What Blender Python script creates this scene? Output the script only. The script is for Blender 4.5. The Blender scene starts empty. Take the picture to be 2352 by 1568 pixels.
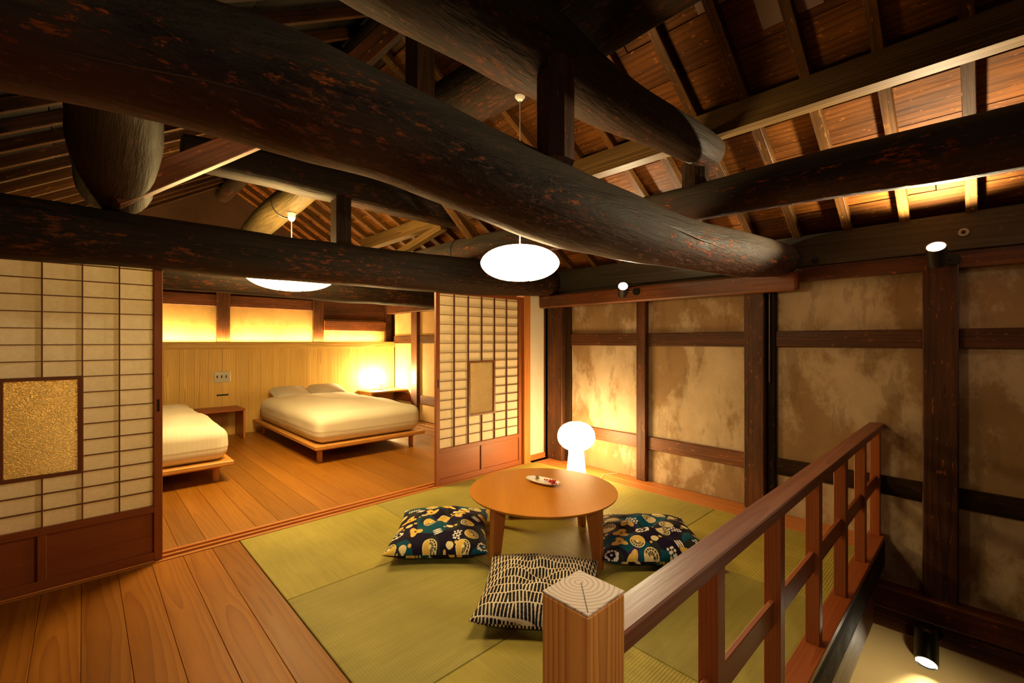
import bpy, bmesh, math, random
import numpy as np
from mathutils import Vector, Quaternion, Matrix, noise
random.seed(7)
S = bpy.context.scene
C = bpy.data.collections.new('loft'); S.collection.children.link(C)
R = math.radians

# ------------------------------------------------------------------ camera, world, exposure
# x runs along the paper-screen wall to the right, y towards the bedroom, z up; the camera stands on the landing
cam_d = bpy.data.cameras.new('camera'); cam = bpy.data.objects.new('camera', cam_d); C.objects.link(cam)
cam_d.sensor_width = 36.0; cam_d.lens = 36.0 * 1036.0 / 2352.0; cam_d.clip_start = 0.03; cam_d.clip_end = 60
cam.location = (0, 0, 1.25)
cam.rotation_euler = (R(90), 0, -math.atan2(0.690, 0.724))
S.camera = cam
S.view_settings.view_transform = 'Standard'; S.view_settings.look = 'None'
S.view_settings.gamma = 1.0; S.view_settings.use_curve_mapping = False
S.view_settings.exposure = 0.35
w = bpy.data.worlds.new('night'); S.world = w; w.use_nodes = True
w.node_tree.nodes['Background'].inputs[0].default_value = (0.5, 0.4, 0.3, 1)
w.node_tree.nodes['Background'].inputs[1].default_value = 0.0
S.cycles.max_bounces = 8; S.cycles.diffuse_bounces = 5; S.cycles.glossy_bounces = 3; S.cycles.transmission_bounces = 6
S.cycles.sample_clamp_indirect = 6.0; S.cycles.blur_glossy = 0.6
S.cycles.caustics_reflective = False; S.cycles.caustics_refractive = False

def lamp(name, kind, loc, energy, color, radius=0.03, aim=None, angle=70, blend=0.5, parent=None, size=None):
    d = bpy.data.lights.new(name, kind); d.energy = energy; d.color = color
    if kind in ('POINT', 'SPOT'): d.shadow_soft_size = radius
    if kind == 'SPOT': d.spot_size = R(angle); d.spot_blend = blend
    if kind == 'AREA' and size:
        d.shape = 'RECTANGLE'; d.size, d.size_y = size
    o = bpy.data.objects.new(name, d); C.objects.link(o); o.location = loc
    if aim is not None:
        o.rotation_euler = (Vector(aim) - Vector(loc)).to_track_quat('-Z', 'Y').to_euler()
    return o
# spotlights of the loft that hang out of view, on the beams behind and beside the camera
K_GEN = (1.0, 0.80, 0.55)
lamp('landing_spot_light', 'SPOT', (-0.35, -0.85, 2.02), 48, (1.0, .82, .62), 0.04, aim=(1.15, .85, 0.35), angle=58, blend=1.0)
lamp('landing_pendant_light', 'POINT', (-.25, -1.15, 2.20), 8.5, (1.0, .80, .52), 0.12)
lamp('stair_spot_light', 'SPOT', (3.30, -1.35, 1.86), 10, (1.0, .84, .62), 0.03, aim=(3.3, 1.9, 1.1), angle=70, blend=0.9)

# unseen fill spot added to brighten the cream wall of the storey below
lamp('lower_wall_fill', 'SPOT', (2.0, -.45, -.95), 110, (1.0, .74, .34), 0.10, aim=(3.6, .35, -1.62), angle=72, blend=.6)

# ------------------------------------------------------------------ helpers
def ploc(p):
    v = Vector((0, 0, 0))
    while p is not None:
        v += p.location; p = p.parent
    return v
def link(name, me, m, parent, loc, rot=None):
    o = bpy.data.objects.new(name, me); C.objects.link(o)
    if m is not None and not me.materials: me.materials.append(m)
    o.parent = parent
    o.location = Vector(loc) - ploc(parent)
    if rot is not None:
        o.rotation_mode = 'QUATERNION'; o.rotation_quaternion = rot
    return o
def tag(o, label=None, cat=None, group=None, kind=None):
    if label: o['label'] = label
    if cat: o['category'] = cat
    if group: o['group'] = group
    if kind: o['kind'] = kind
    return o
def empty(name, loc, label=None, cat=None, group=None, kind=None):
    o = bpy.data.objects.new(name, None); C.objects.link(o); o.location = loc; o.empty_display_size = .05
    return tag(o, label, cat, group, kind)
def fin(bm, name, smooth=False, ang=35):
    me = bpy.data.meshes.new(name); bm.normal_update(); bm.to_mesh(me); bm.free()
    if smooth:
        for p in me.polygons: p.use_smooth = True
        try: me.set_sharp_from_angle(angle=R(ang))
        except Exception: pass
    return me
BOXES = {}
def box_mesh(sx, sy, sz, bev):
    k = (round(sx, 4), round(sy, 4), round(sz, 4), bev)
    bm = bmesh.new(); bmesh.ops.create_cube(bm, size=1)
    for v in bm.verts: v.co = Vector((v.co.x * sx, v.co.y * sy, v.co.z * sz))
    b = min(bev, .3 * min(sx, sy, sz))
    if b > 0: bmesh.ops.bevel(bm, geom=list(bm.edges), offset=b, segments=1, affect='EDGES')
    return k, bm
def box(name, x0, x1, y0, y1, z0, z1, m, parent=None, bev=.003, rot=None):
    k, bm = box_mesh(x1 - x0, y1 - y0, z1 - z0, bev); key = (k, m.name)
    if key in BOXES: me = BOXES[key]; bm.free()
    else: me = BOXES[key] = fin(bm, name)
    return link(name, me, m, parent, ((x0 + x1) / 2, (y0 + y1) / 2, (z0 + z1) / 2), rot)
def bar(name, p0, p1, wd, ht, m, parent=None, bev=.003, up='Z'):
    """a squared timber from p0 to p1; local X runs along it"""
    p0 = Vector(p0); p1 = Vector(p1); d = p1 - p0
    k, bm = box_mesh(d.length, wd, ht, bev); key = (k, m.name)
    if key in BOXES: me = BOXES[key]; bm.free()
    else: me = BOXES[key] = fin(bm, name)
    x = d.normalized(); u = Vector((0, 0, 1)) if up == 'Z' else Vector((0, 1, 0))
    y = u.cross(x).normalized(); z = x.cross(y)
    q = Matrix((x, y, z)).transposed().to_quaternion()
    return link(name, me, m, parent, (p0 + p1) / 2, q)
def lathe(name, prof, m, parent, loc, seg=32, rot=None, smooth=True, ang=35):
    bm = bmesh.new(); rings = []
    for r, z in prof:
        if r < 1e-5: rings.append([bm.verts.new((0, 0, z))])
        else: rings.append([bm.verts.new((r * math.cos(2 * math.pi * i / seg), r * math.sin(2 * math.pi * i / seg), z)) for i in range(seg)])
    for a, b in zip(rings, rings[1:]):
        for i in range(seg):
            j = (i + 1) % seg
            if len(a) == 1 and len(b) == 1: continue
            if len(a) == 1: bm.faces.new((a[0], b[j], b[i]))
            elif len(b) == 1: bm.faces.new((a[i], a[j], b[0]))
            else: bm.faces.new((a[i], a[j], b[j], b[i]))
    bmesh.ops.recalc_face_normals(bm, faces=bm.faces)
    return link(name, fin(bm, name, smooth, ang), m, parent, loc, rot)
def cr(P, t):
    n = len(P) - 1; i = min(int(t), n - 1); f = t - i
    p0 = P[max(i - 1, 0)]; p1 = P[i]; p2 = P[i + 1]; p3 = P[min(i + 2, n)]
    return [0.5 * (2 * b + (c - a) * f + (2 * a - 5 * b + 4 * c - d) * f * f + (3 * b - a - 3 * c + d) * f ** 3) for a, b, c, d in zip(p0, p1, p2, p3)]
def tube(name, path, m, parent=None, seg=10, steps=1, lump=0.0, seed=0, smooth=True, flat=0.0, sq=1.0):
    """round timber / cord through (x,y,z,r) points; lump adds knots and hollows"""
    P = [tuple(p) for p in path]; n = (len(P) - 1) * steps
    Q = [cr(P, i / steps) for i in range(n + 1)] if steps > 1 else [list(p) for p in P]
    c = sum((Vector(q[:3]) for q in Q), Vector()) / len(Q)
    bm = bmesh.new(); rings = []
    for i, q in enumerate(Q):
        a = Vector(Q[max(i - 1, 0)][:3]); b = Vector(Q[min(i + 1, len(Q) - 1)][:3]); d = (b - a).normalized()
        u = Vector((0, 0, 1)) if abs(d.z) < .9 else Vector((0, 1, 0))
        sx = u.cross(d).normalized(); sy = d.cross(sx)
        ring = []
        for k in range(seg):
            an = 2 * math.pi * (k + .5) / seg; ca, sa = math.cos(an), math.sin(an)
            pw = lambda v: math.copysign(abs(v) ** sq, v)
            off = sx * pw(ca) + sy * pw(sa); r = q[3]
            p = Vector(q[:3]) + off * r
            if lump:
                v = p * 1.1 + Vector((seed * 3.1, seed, 0)); h = noise.noise(v * 2.2) * .9 + noise.noise(v * 6) * .25
                p = Vector(q[:3]) + off * (r * (1 + lump * h))
            ring.append(bm.verts.new(p - c))
        rings.append(ring)
    for a, b in zip(rings, rings[1:]):
        for k in range(seg):
            j = (k + 1) % seg; bm.faces.new((a[k], a[j], b[j], b[k]))
    bm.faces.new(rings[0][::-1]); bm.faces.new(rings[-1])
    bmesh.ops.recalc_face_normals(bm, faces=bm.faces)
    return link(name, fin(bm, name, smooth, 50), m, parent, c)
def rounded(name, a, b, c, r, n, m, parent, loc, disp=None, rotz=0):
    """soft rounded block of half sizes a,b,c"""
    bm = bmesh.new(); bmesh.ops.create_cube(bm, size=2)
    bmesh.ops.subdivide_edges(bm, edges=list(bm.edges), cuts=n, use_grid_fill=True)
    for v in bm.verts:
        p = Vector((v.co.x * a, v.co.y * b, v.co.z * c))
        q = Vector((max(-a + r, min(a - r, p.x)), max(-b + r, min(b - r, p.y)), max(-c + r, min(c - r, p.z))))
        d = p - q
        if d.length > 1e-6: p = q + d.normalized() * min(d.length, r) if d.length > r * .99 else p
        if disp: p = disp(p, v.co)
        v.co = p
    bmesh.ops.recalc_face_normals(bm, faces=bm.faces)
    return link(name, fin(bm, name, True, 70), m, parent, loc, Quaternion((0, 0, 1), rotz))

# ------------------------------------------------------------------ materials
MATS = {}
def newmat(name):
    m = bpy.data.materials.new(name); m.use_nodes = True; nt = m.node_tree
    return m, nt, nt.nodes, nt.links, nt.nodes['Principled BSDF']
def N(nt, t, **kw):
    n = nt.nodes.new(t)
    for k, v in kw.items():
        if k.startswith('i_'): n.inputs[int(k[2:])].default_value = v
        else: setattr(n, k, v)
    return n
def ramp(nt, fac, stops):
    n = nt.nodes.new('ShaderNodeValToRGB'); e = n.color_ramp.elements
    while len(e) < len(stops): e.new(.5)
    for el, (p, c) in zip(e, stops): el.position = p; el.color = (*c, 1) if len(c) == 3 else c
    nt.links.new(fac, n.inputs[0]); return n.outputs[0]
def mixc(nt, f, a, b, mode='MIX'):
    n = nt.nodes.new('ShaderNodeMix'); n.data_type = 'RGBA'; n.blend_type = mode
    for i, v in ((0, f), (6, a), (7, b)):
        if isinstance(v, bpy.types.NodeSocket): nt.links.new(v, n.inputs[i])
        elif i == 0: n.inputs[0].default_value = v
        else: n.inputs[i].default_value = (*v, 1)
    return n.outputs[2]
def mth(nt, op, a, b=0.0, c=0.0):
    n = nt.nodes.new('ShaderNodeMath'); n.operation = op
    for i, v in enumerate((a, b, c)):
        if isinstance(v, bpy.types.NodeSocket): nt.links.new(v, n.inputs[i])
        else: n.inputs[i].default_value = v
    return n.outputs[0]
def coords(nt, scale=(1, 1, 1), rand=True, off=(0, 0, 0)):
    tc = nt.nodes.new('ShaderNodeTexCoord'); out = tc.outputs['Object']
    if rand:
        oi = nt.nodes.new('ShaderNodeObjectInfo'); vm = nt.nodes.new('ShaderNodeVectorMath'); vm.operation = 'MULTIPLY_ADD'
        cb = nt.nodes.new('ShaderNodeCombineXYZ')
        for i in range(3): nt.links.new(oi.outputs['Random'], cb.inputs[i])
        nt.links.new(cb.outputs[0], vm.inputs[0]); vm.inputs[1].default_value = (17, 11, 23); nt.links.new(out, vm.inputs[2]); out = vm.outputs[0]
    mp = nt.nodes.new('ShaderNodeMapping'); mp.inputs['Scale'].default_value = scale; mp.inputs['Location'].default_value = off
    nt.links.new(out, mp.inputs[0]); return mp.outputs[0]
def nz(nt, vec, scale, detail=4, rough=.55, dist=0):
    n = N(nt, 'ShaderNodeTexNoise'); n.inputs['Scale'].default_value = scale; n.inputs['Detail'].default_value = detail
    n.inputs['Roughness'].default_value = rough; n.inputs['Distortion'].default_value = dist
    nt.links.new(vec, n.inputs['Vector']); return n.outputs[0]
def bump(nt, b, h, strength, dist=.01):
    n = N(nt, 'ShaderNodeBump'); n.inputs['Strength'].default_value = strength; n.inputs['Distance'].default_value = dist
    nt.links.new(h, n.inputs['Height']); nt.links.new(n.outputs[0], b.inputs['Normal'])
AX = {'x': (.07, 1, 1), 'y': (1, .07, 1), 'z': (1, 1, .07)}
def wood(kind, axis='x'):
    """sawn timber; the grain runs along the given local axis"""
    key = kind + '_' + axis
    if key in MATS: return MATS[key]
    K = {  # dark, light, ring scale, distortion, rough, bump, tone variation, ring strength
        'floor': ((.20, .055, .003), (.36, .130, .008), 13, 2.6, .34, .06, .35, .6),
        'bedfloor': ((.20, .066, .004), (.34, .135, .011), 13, 2.6, .40, .06, .35, .5),
        'cedar': ((.36, .105, .018), (.54, .21, .048), 26, 1.6, .45, .10, .15, .6),
        'reddish': ((.19, .040, .008), (.34, .090, .020), 26, 1.5, .45, .12, .18, .5),
        'rail': ((.15, .040, .017), (.26, .090, .042), 24, 1.2, .42, .10, .12, .6),
        'newel': ((.46, .14, .022), (.84, .36, .075), 34, 1.0, .45, .08, .05, 1.0),
        'door': ((.20, .046, .008), (.30, .085, .018), 24, 1.2, .50, .05, .12, .5),
        'lattice': ((.12, .034, .008), (.18, .055, .015), 20, 1, .5, .04, .1, .3),
        'bamboo': ((.33, .105, .005), (.56, .225, .016), 80, .25, .36, .03, .05, .45),
        'pale': ((.46, .25, .045), (.76, .50, .13), 18, 2.2, .5, .08, .10, .9),
        'bed': ((.46, .20, .040), (.60, .30, .075), 20, 1.5, .45, .05, .1, .4),
        'old': ((.038, .015, .006), (.165, .055, .017), 14, 2, .55, .5, .4, .5),
        'oldred': ((.070, .022, .007), (.26, .080, .022), 14, 2, .50, .45, .3, .5),
        'dark': ((.012, .007, .004), (.050, .024, .011), 12, 2, .6, .5, .5, .5),
        'plate': ((.020, .019, .014), (.060, .055, .038), 12, 2, .5, .3, .3, .6),
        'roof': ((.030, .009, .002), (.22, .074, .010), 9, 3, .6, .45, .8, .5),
        'roofpale': ((.20, .13, .11), (.27, .18, .15), 9, 3, .6, .2, .1, .3),
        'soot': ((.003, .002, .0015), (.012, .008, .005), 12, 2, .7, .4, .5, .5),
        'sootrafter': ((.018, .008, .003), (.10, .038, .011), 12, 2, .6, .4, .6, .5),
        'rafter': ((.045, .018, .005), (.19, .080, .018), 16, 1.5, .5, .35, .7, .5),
        'purlin': ((.028, .014, .006), (.17, .098, .032), 26, 1.2, .5, .35, .2, .7),
    }[kind]
    dk, lt, rs, di, ro, bp, tv, rst = K
    m, nt, nd, lk, b = newmat('wood_' + key); sc = AX[axis]
    v = coords(nt, sc)
    n1 = nz(nt, v, 9, 5, .6, .3); n2 = nz(nt, v, 70, 3, .6)
    wn = N(nt, 'ShaderNodeTexNoise'); wn.inputs['Scale'].default_value = 2.6 if kind in ('floor', 'bedfloor', 'pale', 'newel') else 1.6; wn.inputs['Detail'].default_value = 2.5
    lk.new(coords(nt, tuple(1 if q == 1 else .22 for q in sc)), wn.inputs['Vector'])
    ctr = N(nt, 'ShaderNodeVectorMath', operation='SUBTRACT'); lk.new(wn.outputs[1], ctr.inputs[0]); ctr.inputs[1].default_value = (.5, .5, .5)
    amp = N(nt, 'ShaderNodeVectorMath', operation='SCALE'); lk.new(ctr.outputs[0], amp.inputs[0]); amp.inputs['Scale'].default_value = .06 * di
    tcc = nd.new('ShaderNodeTexCoord'); mc = N(nt, 'ShaderNodeMapping'); mc.inputs['Scale'].default_value = tuple(1 if q == 1 else 0 for q in sc); mc.inputs['Location'].default_value = tuple(.02 if q == 1 else 0 for q in sc)
    lk.new(tcc.outputs['Object'], mc.inputs[0])
    vs = N(nt, 'ShaderNodeVectorMath', operation='ADD'); lk.new(mc.outputs[0], vs.inputs[0]); lk.new(amp.outputs[0], vs.inputs[1])
    fl_ = N(nt, 'ShaderNodeVectorMath', operation='MULTIPLY'); lk.new(vs.outputs[0], fl_.inputs[0]); fl_.inputs[1].default_value = tuple(1 if q == 1 else 0 for q in sc)
    ln = N(nt, 'ShaderNodeVectorMath', operation='LENGTH'); lk.new(fl_.outputs[0], ln.inputs[0])
    saw = mth(nt, 'FRACT', mth(nt, 'MULTIPLY', ln.outputs['Value'], rs * 3.4)); saw = mth(nt, 'MULTIPLY', saw, saw)
    wvo = mth(nt, 'SUBTRACT', 1.0, saw)
    f = mth(nt, 'ADD', mth(nt, 'MULTIPLY', n1, 1 - rst * .5), mth(nt, 'MULTIPLY', wvo, rst * .5))
    f = mth(nt, 'ADD', mth(nt, 'MULTIPLY', f, .78), mth(nt, 'MULTIPLY', n2, .22))
    col = ramp(nt, f, [(.28, dk), (.74, lt)])
    oi = nd.new('ShaderNodeObjectInfo')
    val = mth(nt, 'MULTIPLY_ADD', oi.outputs['Random'], tv, 1 - tv * .5)
    hs = nd.new('ShaderNodeHueSaturation'); lk.new(val, hs.inputs['Value']); lk.new(col, hs.inputs['Color']); col = hs.outputs[0]
    if kind in ('old', 'oldred', 'dark', 'plate', 'roof', 'rafter', 'soot', 'sootrafter'):
        big = nz(nt, coords(nt, tuple(.35 if s < 1 else 1 for s in sc)), 5, 4, .6)
        col = mixc(nt, ramp(nt, big, [(.35, (0, 0, 0)), (.72, (.75, .75, .75))]), col, tuple(c * .35 for c in dk), 'MIX') if kind != 'plate' else col
        sp = nz(nt, coords(nt, tuple(.35 if s < 1 else 1 for s in sc)), 60, 2, .5)
        col = mixc(nt, ramp(nt, sp, [(.66, (0, 0, 0)), (.72, (.55, .55, .55))]), col, tuple(min(1, c * 2.0) for c in lt))
    if kind in ('roof', 'rafter', 'roofpale', 'soot', 'sootrafter', 'dark', 'purlin', 'old'): b.inputs['Specular IOR Level'].default_value = .10 if kind != 'old' else .3
    if kind == 'floor': b.inputs['Specular IOR Level'].default_value = .22; ro = .5
    lk.new(col, b.inputs['Base Color'])
    lk.new(ramp(nt, n1, [(.2, (ro - .1,) * 3), (.8, (ro + .12,) * 3)]), b.inputs['Roughness'])
    bump(nt, b, mth(nt, 'ADD', n1, mth(nt, 'MULTIPLY', n2, .5)), bp, .006)
    MATS[key] = m; return m
def logwood(axis, name='log', base=((.012, .010, .010), (.066, .051, .042)), fleck=(.62, .15, .025), dust=(.16, .130, .095), amt=1.0, dustamt=.5):
    key = name + axis
    if key in MATS: return MATS[key]
    m, nt, nd, lk, b = newmat('round_timber_' + name + '_' + axis)
    sc = tuple(.12 if s < 1 else 1 for s in AX[axis]); sf = tuple(.30 if s < 1 else 1 for s in AX[axis])
    v = coords(nt, sc); n1 = nz(nt, v, 10, 6, .6, .4); n2 = nz(nt, v, 60, 3, .6)
    n3 = nz(nt, coords(nt, tuple(.035 if q < 1 else 1 for q in sc)), 55, 4, .65)
    col = ramp(nt, mth(nt, 'ADD', mth(nt, 'MULTIPLY', n1, .55), mth(nt, 'MULTIPLY', n3, .45)), [(.34, base[0]), (.66, base[1])])
    patch = nz(nt, coords(nt, (1, 1, 1)), 2.2, 3, .6)
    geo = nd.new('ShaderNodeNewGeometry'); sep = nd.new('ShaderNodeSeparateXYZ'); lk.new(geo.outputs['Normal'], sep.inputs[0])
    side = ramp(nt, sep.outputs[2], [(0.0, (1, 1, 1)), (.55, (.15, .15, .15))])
    fl = nz(nt, coords(nt, sf), 46, 8, .78, .1)
    thr = mth(nt, 'MULTIPLY_ADD', patch, .30, mth(nt, 'MULTIPLY', side, .07))
    fm = mth(nt, 'ADD', fl, thr)
    fm = ramp(nt, mth(nt, 'SUBTRACT', fm, .685), [(.085, (0, 0, 0)), (.13, (.9, .9, .9))])
    fm = mth(nt, 'MULTIPLY', fm, amt)
    # worn to bare wood along the belly, dust on the back
    fcol = mixc(nt, ramp(nt, n2, [(.4, (0, 0, 0)), (.6, (1, 1, 1))]), fleck, tuple(c * .25 for c in fleck))
    col = mixc(nt, fm, col, fcol)
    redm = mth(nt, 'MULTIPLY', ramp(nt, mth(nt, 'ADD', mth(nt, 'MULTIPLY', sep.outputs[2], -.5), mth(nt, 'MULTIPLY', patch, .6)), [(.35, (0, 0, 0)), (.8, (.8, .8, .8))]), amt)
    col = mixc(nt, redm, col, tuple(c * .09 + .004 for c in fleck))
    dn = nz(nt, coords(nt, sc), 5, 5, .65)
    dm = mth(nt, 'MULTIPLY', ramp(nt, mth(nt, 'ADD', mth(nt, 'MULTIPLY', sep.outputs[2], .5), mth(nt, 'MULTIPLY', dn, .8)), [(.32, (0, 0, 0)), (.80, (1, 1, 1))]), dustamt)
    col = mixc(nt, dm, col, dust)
    lk.new(col, b.inputs['Base Color']); lk.new(ramp(nt, n1, [(.3, (.50,) * 3), (.7, (.75,) * 3)]), b.inputs['Roughness'])
    b.inputs['Specular IOR Level'].default_value = .12
    h = mth(nt, 'ADD', mth(nt, 'MULTIPLY', n1, .6), mth(nt, 'ADD', mth(nt, 'MULTIPLY', n3, .5), mth(nt, 'MULTIPLY', fm, -.15)))
    bump(nt, b, h, .8, .014)
    MATS[key] = m; return m
def plaster(name, c1, c2, pale, stain=.5, bmp=.35, scale=1.0, fine=.2):
    if name in MATS: return MATS[name]
    m, nt, nd, lk, b = newmat('plaster_' + name)
    v = coords(nt); n1 = nz(nt, v, 2.2 * scale, 5, .6, .3); n2 = nz(nt, v, 90, 3, .7); n3 = nz(nt, coords(nt, (1, 1, .7)), 1.9 * scale, 8, .66, .0)
    col = ramp(nt, n1, [(.32, c1), (.68, c2)])
    col = mixc(nt, mth(nt, 'MULTIPLY', ramp(nt, n3, [(.49, (0, 0, 0)), (.55, (.6, .6, .6)), (.70, (1, 1, 1))]), stain), col, pale)
    run = nz(nt, coords(nt, (1, 1, .28)), 7, 7, .66, .0)
    col = mixc(nt, mth(nt, 'MULTIPLY', ramp(nt, run, [(.56, (0, 0, 0)), (.60, (.7, .7, .7))]), stain * .6), col, tuple(c * .62 for c in c1))
    col = mixc(nt, ramp(nt, n2, [(.62, (0, 0, 0)), (.74, (fine * 2,) * 3)]), col, tuple(c * .35 for c in c1))
    lk.new(col, b.inputs['Base Color']); b.inputs['Roughness'].default_value = .85
    bump(nt, b, mth(nt, 'ADD', n1, mth(nt, 'MULTIPLY', n2, .25)), bmp, .008)
    MATS[name] = m; return m
def flat(name, c, rough=.6, metal=0, emit=None, strength=0, alpha=None):
    if name in MATS: return MATS[name]
    m, nt, nd, lk, b = newmat(name)
    n = nz(nt, coords(nt), 40, 3, .6)
    col = mixc(nt, mth(nt, 'MULTIPLY', n, .35), c, tuple(x * .8 for x in c)); lk.new(col, b.inputs['Base Color'])
    b.inputs['Roughness'].default_value = rough; b.inputs['Metallic'].default_value = metal
    if emit: b.inputs['Emission Color'].default_value = (*emit, 1); b.inputs['Emission Strength'].default_value = strength
    MATS[name] = m; return m
def tatami(axis, c1, c2):
    key = 'tatami' + axis + str(c1[0])
    if key in MATS: return MATS[key]
    m, nt, nd, lk, b = newmat('woven_rush_' + axis)
    sc = (1, 1, 1); tc = coords(nt, sc, rand=False)
    sep = nd.new('ShaderNodeSeparateXYZ'); lk.new(tc, sep.inputs[0])
    a = sep.outputs[0 if axis == 'y' else 1]; c = sep.outputs[1 if axis == 'y' else 0]
    rib = mth(nt, 'SINE', mth(nt, 'MULTIPLY', a, 2 * math.pi / .0125)); fine = mth(nt, 'SINE', mth(nt, 'MULTIPLY', c, 2 * math.pi / .004))
    h = mth(nt, 'ADD', rib, mth(nt, 'MULTIPLY', fine, .25))
    st = nz(nt, coords(nt, (1, .06, 1) if axis == 'x' else (.06, 1, 1)), 60, 3, .6); big = nz(nt, coords(nt), 3, 3, .5)
    f = mth(nt, 'ADD', mth(nt, 'MULTIPLY', st, .30), mth(nt, 'ADD', mth(nt, 'MULTIPLY', big, .48), mth(nt, 'MULTIPLY', rib, .045)))
    col = ramp(nt, f, [(.22, c1), (.62, c2)])
    lk.new(col, b.inputs['Base Color']); b.inputs['Roughness'].default_value = .6; b.inputs['Specular IOR Level'].default_value = .3
    bump(nt, b, h, .35, .0012)
    MATS[key] = m; return m
def paper():
    if 'paper' in MATS: return MATS['paper']
    m, nt, nd, lk, b = newmat('washi_paper'); n = nz(nt, coords(nt), 60, 4, .6)
    col = ramp(nt, n, [(.3, (.82, .75, .60)), (.7, (.90, .84, .70))])
    d = N(nt, 'ShaderNodeBsdfDiffuse'); t = N(nt, 'ShaderNodeBsdfTranslucent'); mx = N(nt, 'ShaderNodeMixShader', i_0=.50)
    lk.new(col, d.inputs[0]); lk.new(col, t.inputs[0]); lk.new(d.outputs[0], mx.inputs[1]); lk.new(t.outputs[0], mx.inputs[2])
    lk.new(mx.outputs[0], nd['Material Output'].inputs[0]); MATS['paper'] = m; return m
def patterned_glass():
    if 'glass' in MATS: return MATS['glass']
    m, nt, nd, lk, b = newmat('patterned_glass')
    b.inputs['Base Color'].default_value = (1, .94, .74, 1); b.inputs['Roughness'].default_value = .10
    b.inputs['Transmission Weight'].default_value = 1.0; b.inputs['IOR'].default_value = 1.45
    vor = N(nt, 'ShaderNodeTexVoronoi'); vor.inputs['Scale'].default_value = 190; lk.new(coords(nt, (.7, 1, 1.1)), vor.inputs['Vector'])
    bump(nt, b, mth(nt, 'ADD', vor.outputs[0], nz(nt, coords(nt), 90, 2)), .8, .0035)
    t = N(nt, 'ShaderNodeBsdfTranslucent'); t.inputs[0].default_value = (.95, .80, .45, 1); mx = N(nt, 'ShaderNodeMixShader', i_0=.22)
    lk.new(b.outputs[0], mx.inputs[1]); lk.new(t.outputs[0], mx.inputs[2]); lk.new(mx.outputs[0], nd['Material Output'].inputs[0])
    MATS['glass'] = m; return m
def glow(name, c, s):
    if name in MATS: return MATS[name]
    m, nt, nd, lk, b = newmat(name)
    b.inputs['Base Color'].default_value = (.8, .78, .72, 1); b.inputs['Roughness'].default_value = .5
    b.inputs['Emission Color'].default_value = (*c, 1); b.inputs['Emission Strength'].default_value = s
    MATS[name] = m; return m
def cloth(name, c1, c2, stripes=0):
    if name in MATS: return MATS[name]
    m, nt, nd, lk, b = newmat(name); v = coords(nt, rand=False)
    sep = nd.new('ShaderNodeSeparateXYZ'); lk.new(v, sep.inputs[0])
    s = mth(nt, 'SINE', mth(nt, 'MULTIPLY', sep.outputs[0], 2 * math.pi / .035)); n = nz(nt, v, 30, 3)
    f = mth(nt, 'ADD', mth(nt, 'MULTIPLY', n, .4), mth(nt, 'MULTIPLY_ADD', s, .09 * stripes, .3))
    lk.new(ramp(nt, f, [(.3, c1), (.75, c2)]), b.inputs['Base Color']); b.inputs['Roughness'].default_value = .8
    b.inputs['Sheen Weight'].default_value = .1
    bump(nt, b, n, .1, .004); MATS[name] = m; return m
def printed():
    if 'print' in MATS: return MATS['print']
    m, nt, nd, lk, b = newmat('printed_cotton'); a = N(nt, 'ShaderNodeAttribute', attribute_name='print'); lk.new(a.outputs['Color'], b.inputs['Base Color'])
    b.inputs['Roughness'].default_value = .85; b.inputs['Specular IOR Level'].default_value = .15
    bump(nt, b, nz(nt, coords(nt, rand=False), 400, 2), .15, .001); MATS['print'] = m; return m
MUD = plaster('mud', (.24, .145, .064), (.35, .22, .105), (.62, .51, .36), .80)
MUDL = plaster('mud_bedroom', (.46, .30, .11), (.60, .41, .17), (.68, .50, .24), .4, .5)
WHITE = plaster('white', (.66, .61, .50), (.70, .65, .54), (.71, .66, .55), .1, .05, fine=0)
CREAM = plaster('cream', (.46, .36, .20), (.50, .40, .23), (.50, .40, .23), .1, .05, fine=.05)
BROWNW = plaster('brown', (.10, .06, .03), (.14, .085, .045), (.16, .10, .06), .4)
BLACK = flat('black_enamel', (.012, .012, .012), .35)
STEEL = flat('steel', (.45, .42, .36), .35, .9)

# ------------------------------------------------------------------ geometry of the place
XW = 3.69      # timbered wall on the right
YS = 3.27      # line of the paper screens
YB = 7.0       # headboard wall of the bedroom
XB = 3.88      # side wall of the bedroom
SL = 0.6
def zr(x): return 2.0 + SL * (XW - x)         # underside of the boards, right slope
def zl(x): return 2.557 + SL * x              # left slope
XR = 1.381; ZR = zr(XR)

# floor: boards on the landing and in the bedroom
floor = box('floor', -1.75, 3.9, YS + .12, 7.15, -.16, -.03, wood('dark', 'y'), None, 0); tag(floor, kind='structure')
landing = box('trim_1', -1.75, .6, -2.2, .40, -.16, -.03, wood('dark', 'y'), floor, 0); landing.name = 'subfloor'
box('subfloor', -1.75, XW, .44, YS + .12, -.16, -.05, wood('dark', 'y'), floor, 0)
xe = .7125; k = 0; x = xe
while x > -1.7:
    y0 = .40 if x > .64 else -2.2
    if x > .64 : y0 = .53
    box('floor_plank', x - .1432, x - .0012, y0, 3.226, -.03, 0.0, wood('floor', 'y'), floor, .0015)
    x -= .1432
x = 3.86
while x > -1.72:
    box('floor_plank', x - .1432, x - .0012, 3.385, YB, -.03, 0.0, wood('bedfloor', 'y'), floor, .0015)
    x -= .1432
# threshold with two grooves
sill = empty('trim_2', (0, YS, 0), kind='structure')
box('sill_board', -1.72, 3.36, 3.228, 3.383, -.03, -.008, wood('cedar', 'x'), sill, .001)
for a, b_ in ((3.228, 3.254), (3.296, 3.312), (3.356, 3.383)):
    box('track_rib', -1.72, 3.36, a, b_, -.008, .004, wood('cedar', 'x'), sill, .001)
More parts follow.
